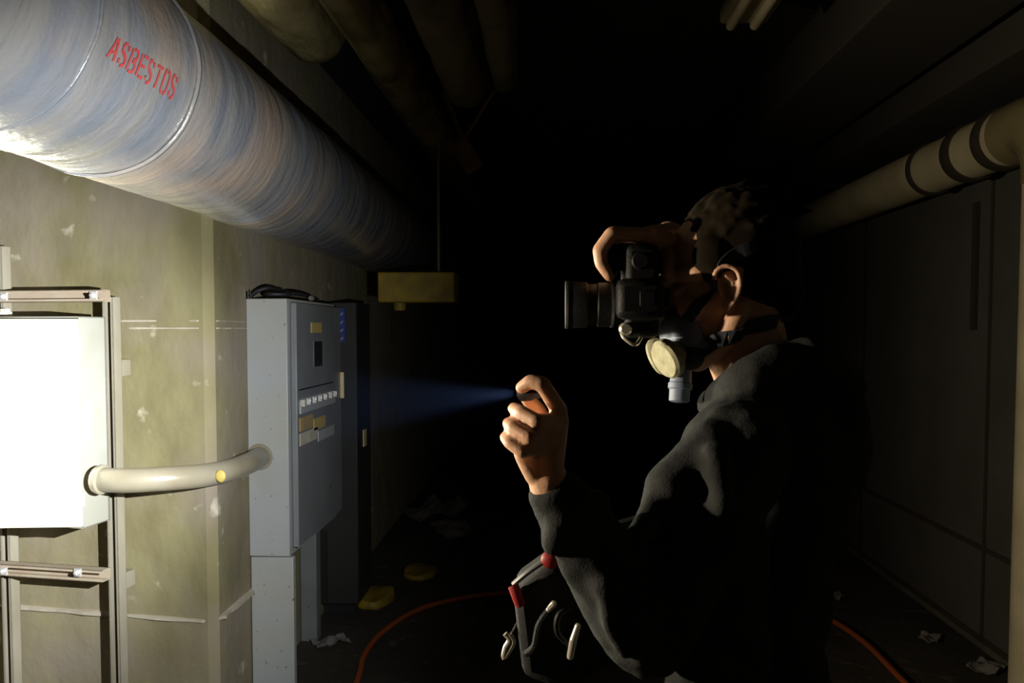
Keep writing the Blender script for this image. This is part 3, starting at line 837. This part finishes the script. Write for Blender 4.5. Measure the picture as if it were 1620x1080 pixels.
hb.chain([at(1000, 870, .985), at(955, 925, .950), at(962, 990, .955), at(990, 1030, .965)], [.012, .011, .010, .010])
hb.chain([at(1012, 900, .980), at(1002, 965, .955), at(1014, 1040, .975)], [.012, .010, .010])
# hood bunched round the neck
hood = [at(1130, 640, 1.27), at(1160, 618, 1.215), at(1203, 592, 1.20), at(1252, 570, 1.235), at(1280, 570, 1.31), at(1255, 580, 1.40), at(1195, 605, 1.41), at(1140, 635, 1.36), at(1130, 640, 1.27)]
hb.chain(spline(hood, 4), [.024 + .010 * abs(math.sin(i * .21)) for i in range(33)])
hb.chain([at(1270, 580, 1.24), at(1310, 610, 1.31), at(1270, 590, 1.40)], [.05, .06, .05])
hood_o = hb.build('hoodie', 'hoodie', person, remesh=.0055, smoothit=5, disp=(.07, .012))
# trousers and shoes
for yy, kx, fx in ((1.215, .27, .30), (1.41, .36, .44)):
    jb = MB().chain([Vector((.335, yy, HIPZ + .02)), Vector((kx, yy - .01, -1.02)), Vector((fx, yy, -1.41))], [.112, .082, .062])
    jb.build('trouser_leg', 'jeans', person, remesh=.009, smoothit=4, disp=(.08, .015))
    sb = MB().chain([Vector((fx + .04, yy, -1.445)), Vector((fx - .04, yy, -1.44)), Vector((fx - .15, yy - .01, -1.46))], [.046, .046, .038])
    sb.box((fx - .19, yy - .045, FLOOR), (fx + .085, yy + .045, FLOOR + .025)).build('shoe', 'shoe', person, remesh=.006, smoothit=3)
# hair
hb = MB()
hb.ell(hd(-.032, 0, .062), (.096, .082, .090), HR); hb.ell(hd(-.078, 0, -.012), (.040, .060, .062), HR)
hb.ell(hd(-.045, 0, .020), (.076, .077, .080), HR)
for s in (-1, 1): hb.ell(hd(.022, .060 * s, .048), (.034, .022, .042), HR)
rr = random.Random(11)
for i in range(170):
    t = rr.uniform(-math.pi, math.pi); ph = rr.uniform(.15, 1.45)
    f0 = -.034 + .092 * math.cos(t) * math.cos(ph); s0 = .078 * math.sin(t) * math.cos(ph); u0 = .066 + .084 * math.sin(ph)
    g = hd(f0, s0, u0); drift = hd(f0 * 1.03 + rr.uniform(-.030, -.005), s0 * 1.04 + rr.uniform(-.004, .004), u0 + rr.uniform(-.004, .010))
    hb.chain([g, drift], [.008, .004], 6)
for s in (-1, 1):
    hb.chain([hd(.030, .072 * s, .03), hd(.028, .070 * s, -.008)], [.010, .006], 8)
hb.build('hair', 'hair', person, remesh=.0035, smoothit=8, disp=(.03, .003))
# respirator
rsp = MB()
mc = hd(.088, 0, -.052)
rsp.ell(mc, (.034, .046, .048), HR); rsp.ell(hd(.082, .034, -.060), (.026, .020, .044), HR); rsp.ell(hd(.105, 0, -.018), (.018, .018, .024), HR); rsp.ell(hd(.075, 0, -.085), (.034, .038, .020), HR)
rsp.chain([hd(.085, .030, -.070), hd(.055, .048, -.080)], [.014, .008])
rp = rsp.build('respirator', 'mask', person, remesh=.0035, smoothit=3); rp['label'] = 'grey blue half mask respirator'
for s in (1, -1):
    c0 = hd(.104, .040 * s, -.082); dd = (fw * .90 + sd * s * .42 + up * -.22).normalized()
    fo = MB().lathe(c0, dd, [(0, .020), (.010, .022), (.012, .029), (.016, .032), (.026, .032), (.031, .028), (.033, .001)], 36).build('filter_disc', 'filter', rp)
    fo['label'] = 'cream round filter'
q0 = at(1078, 585, 1.262); q1 = at(1074, 636, 1.255)
MB().lathe(q0, q1 - q0, [(0, .016), (.02, .017), (.022, .019), (.030, .019), (.032, .0165), (.050, .016), (.052, .012)], 28).build('exhale_valve', 'mask', rp)

bpy.context.view_layer.update()
dg = bpy.context.evaluated_depsgraph_get()
from mathutils.bvhtree import BVHTree


def world_bvh(objs):
    vs, fs = [], []
    for o in objs:
        e = o.evaluated_get(dg); me = e.to_mesh(); n = len(vs); mw = o.matrix_world
        vs += [mw @ v.co for v in me.vertices]; fs += [tuple(i + n for i in p.vertices) for p in me.polygons]; e.to_mesh_clear()
    return BVHTree.FromPolygons(vs, fs)


BV = world_bvh([body, [c for c in person.children if c.name.startswith('hair')][0]])


def ribbon(pts, w, name, m, parent, lift=.0015, th=.0022):
    """webbing laid on the head: every point is drawn to the surface"""
    P = spline(pts, 5); out = []
    for p in P:
        co, nn, _, d = BV.find_nearest(p)
        out.append((co + nn * lift if d < .05 else p, nn))
    mb = MB(); rings = []
    for i, (p, nn) in enumerate(out):
        d = (out[min(i + 1, len(out) - 1)][0] - out[max(i - 1, 0)][0]).normalized(); s_ = d.cross(nn).normalized()
        rings.append([p + s_ * w / 2 - nn * .001, p + s_ * w / 2 + nn * th, p - s_ * w / 2 + nn * th, p - s_ * w / 2 - nn * .001])
    # smooth the path a little
    for _ in range(2):
        rings = [[(rings[max(i - 1, 0)][k] + rings[i][k] * 2 + rings[min(i + 1, len(rings) - 1)][k]) / 4 for k in range(4)] for i in range(len(rings))]
    return mb.rings(rings).build(name, m, parent, smooth=False)


ribbon([at(1078, 522, 1.22), at(1092, 502, 1.215), at(1110, 474, 1.205), at(1130, 440, 1.20), at(1150, 412, 1.20), at(1185, 392, 1.20), at(1225, 385, 1.23), at(1262, 385, 1.28)], .019, 'head_strap', 'strap', rp)
ribbon([at(1088, 562, 1.24), at(1118, 550, 1.23), at(1150, 533, 1.225), at(1185, 518, 1.225), at(1225, 508, 1.25), at(1250, 505, 1.29)], .024, 'neck_strap', 'strap', rp)
MB().ell(at(1092, 566, 1.235), (.022, .014, .020), HR).build('strap_clip', 'strap', rp)

# ------------------------------------------------------------ torch
rt = thing('torch', 'small black torch in the raised left fist shining at the white box', 'torch', TORCH)
MB().lathe(TORCH + TDIR * .004, -TDIR, [(0, .0075), (0, .0105), (.014, .0105), (.018, .0080), (.040, .0080), (.042, .006)], 24).build('barrel', 'black', rt)
MB().lathe(TORCH + TDIR * .0045, -TDIR, [(0, .0), (0.0, .0072), (.002, .0072)], 24).build('lens', 'lens_glass', rt)

# ------------------------------------------------------------ stills camera held upright
CC = at(1012, 462, 1.25)
rt = thing('stills_camera', 'black camera with a short lens held upright against the face', 'camera', CC + Vector((0, 0, -.075)))
MB().box((CC.x - .026, CC.y - .040, CC.z - .072), (CC.x + .026, CC.y + .052, CC.z + .072)).build('camera_body', 'dslr', rt, bevel=.010)
MB().box((CC.x - .058, CC.y - .028, CC.z + .034), (CC.x - .018, CC.y + .045, CC.z + .074)).build('hand_grip', 'dslr', rt, bevel=.014)
MB().box((CC.x - .042, CC.y - .070, CC.z - .044), (CC.x + .030, CC.y - .036, CC.z + .018)).build('prism_housing', 'dslr', rt, bevel=.012)
MB().box((CC.x - .008, CC.y - .074, CC.z - .024), (CC.x + .014, CC.y - .069, CC.z - .002)).build('hot_shoe', 'dslr', rt, bevel=.001)
MB().box((CC.x + .024, CC.y - .052, CC.z - .028), (CC.x + .044, CC.y - .022, CC.z + .004)).build('eyecup', 'black', rt, bevel=.005)
MB().lathe((CC.x - .005, CC.y - .038, CC.z + .045), (0, -1, 0), [(0, .013), (.010, .013), (.012, .011)], 24).build('mode_dial', 'dslr', rt)
MB().lathe((CC.x - .040, CC.y - .026, CC.z + .060), (0, -1, 0), [(0, .008), (.006, .008), (.008, .006)], 20).build('shutter_button', 'dslr', rt)
lz = at(1000, 482, 1.25).z; lx = CC.x - .024
ln = MB().lathe((lx, CC.y, lz), (-1, 0, 0), [(0, .030), (.006, .033), (.018, .033), (.020, .035), (.042, .035), (.044, .033), (.058, .033), (.060, .036), (.090, .037), (.092, .036), (.092, .031), (.070, .029)], 48).build('lens_barrel', 'dslr', rt)
MB().lathe((lx - .018, CC.y, lz), (-1, 0, 0), [(0, .0335), (0, .0358), (.004, .0358), (.004, .0335)], 48).build('zoom_ring', 'grey_metal', ln)
MB().lathe((lx - .089, CC.y, lz), (-1, 0, 0), [(0, .0365), (0, .0378), (.004, .0378), (.004, .0365)], 48).build('front_ring', 'grey_metal', ln)
MB().lathe((lx - .070, CC.y, lz), (-1, 0, 0), [(0, .0285), (.002, .026), (.008, .0)], 32).build('front_glass', 'lens_glass', ln)
q = at(990, 519, 1.20); MB().lathe((q.x, CC.y - .038, CC.z - .058), (0, -1, 0), [(0, .010), (.010, .010), (.013, .007)], 20).build('strap_lug', 'silver', rt)
MB().tube(spline([(CC.x, CC.y - .03, CC.z - .070), (CC.x - .012, CC.y - .05, CC.z - .082), (CC.x - .028, CC.y - .05, CC.z - .072), (CC.x - .032, CC.y - .04, CC.z - .062)], 6), .003, 8).build('strap_ring', 'silver', rt)

# ------------------------------------------------------------ bag hanging at the waist
B0 = at(880, 985, 1.16)
rt = thing('waist_bag', 'black bag with red trim and silver clips hanging in front of the belly', 'bag', B0 + Vector((0, 0, -.2)))
bb = MB()
A = [at(812, 925, 1.14), at(872, 882, 1.13), at(960, 905, 1.16), at(975, 1040, 1.16), at(905, 1085, 1.15), at(828, 1060, 1.14)]
n = len(A); bb.add([p + Vector((0, -.03, 0)) for p in A] + [p + Vector((0, .07, 0)) for p in A],
                   [tuple(range(n)), tuple(range(2 * n - 1, n - 1, -1))] + [(i, (i + 1) % n, n + (i + 1) % n, n + i) for i in range(n)])
bb.build('pouch', 'bag', rt, bevel=.014)
MB().tube(spline([at(812, 924, 1.105), at(835, 905, 1.10), at(866, 884, 1.10)], 4), .004, 8).build('piping', 'grey_metal', rt)
MB().tube([at(812, 926, 1.105), at(818, 942, 1.10), at(823, 955, 1.105)], .008, 10).build('red_tab', 'red_trim', rt)
MB().ell(at(871, 885, 1.10), (.014, .010, .013)).build('red_tab', 'red_trim', rt)
MB().tube(spline([at(868, 965, 1.09), at(852, 990, 1.085), at(845, 1022, 1.085), at(832, 1034, 1.09)], 5), .005, 8).build('webbing_loop', 'bag', rt)
MB().tube(spline([at(905, 960, 1.09), at(884, 972, 1.08), at(882, 1000, 1.08), at(902, 1020, 1.085)], 5), .0045, 8).build('webbing_loop', 'dslr', rt)
MB().chain([at(914, 990, 1.075), at(907, 1012, 1.072), at(902, 1038, 1.075)], [.0045, .0055, .005], 10).build('buckle', 'silver', rt)['label'] = 'silver buckle bar'
MB().chain([at(876, 955, 1.085), at(868, 964, 1.085)], [.005, .004], 8).build('buckle', 'silver', rt)
q = [at(799, 1002, 1.12), at(806, 1012, 1.12), at(800, 1024, 1.12), at(797, 1040, 1.12), at(806, 1028, 1.12), at(812, 1014, 1.12), at(806, 1003, 1.12)]
MB().tube(spline(q, 4), .0040, 8).build('carabiner', 'silver', rt)['label'] = 'silver clip'
MB().tube([at(820, 985, 1.13), at(812, 1000, 1.125), at(806, 1006, 1.12)], .003, 8).build('clip_cord', 'bag', rt)
MB().tube(spline([at(880, 884, 1.13), at(960, 840, 1.16), at(1060, 800, 1.19), at(1120, 700, 1.20)], 6), .010, 8).build('shoulder_strap', 'bag', rt)


# ------------------------------------------------------------ dusty air
hz = MB().box((-0.80, 0.70, -0.50), (-0.045, 1.9, 0.25)).build('haze', 'black', smooth=False)
m = bpy.data.materials.new('dusty_air'); m.use_nodes = True; nt = m.node_tree; nt.nodes.clear()
out = nt.nodes.new('ShaderNodeOutputMaterial'); v = nt.nodes.new('ShaderNodeVolumeScatter')
v.inputs['Color'].default_value = (0.30, 0.45, 1.0, 1); v.inputs['Density'].default_value = 0.000010; v.inputs['Anisotropy'].default_value = 0.0
nt.links.new(v.outputs[0], out.inputs['Volume']); hz.data.materials.clear(); hz.data.materials.append(m)
hz['kind'] = 'stuff'; hz['label'] = 'thin bluish dusty air lit by the torch beam'; hz['category'] = 'haze'
for o in bpy.data.objects:
    if '_o' in o: del o['_o']
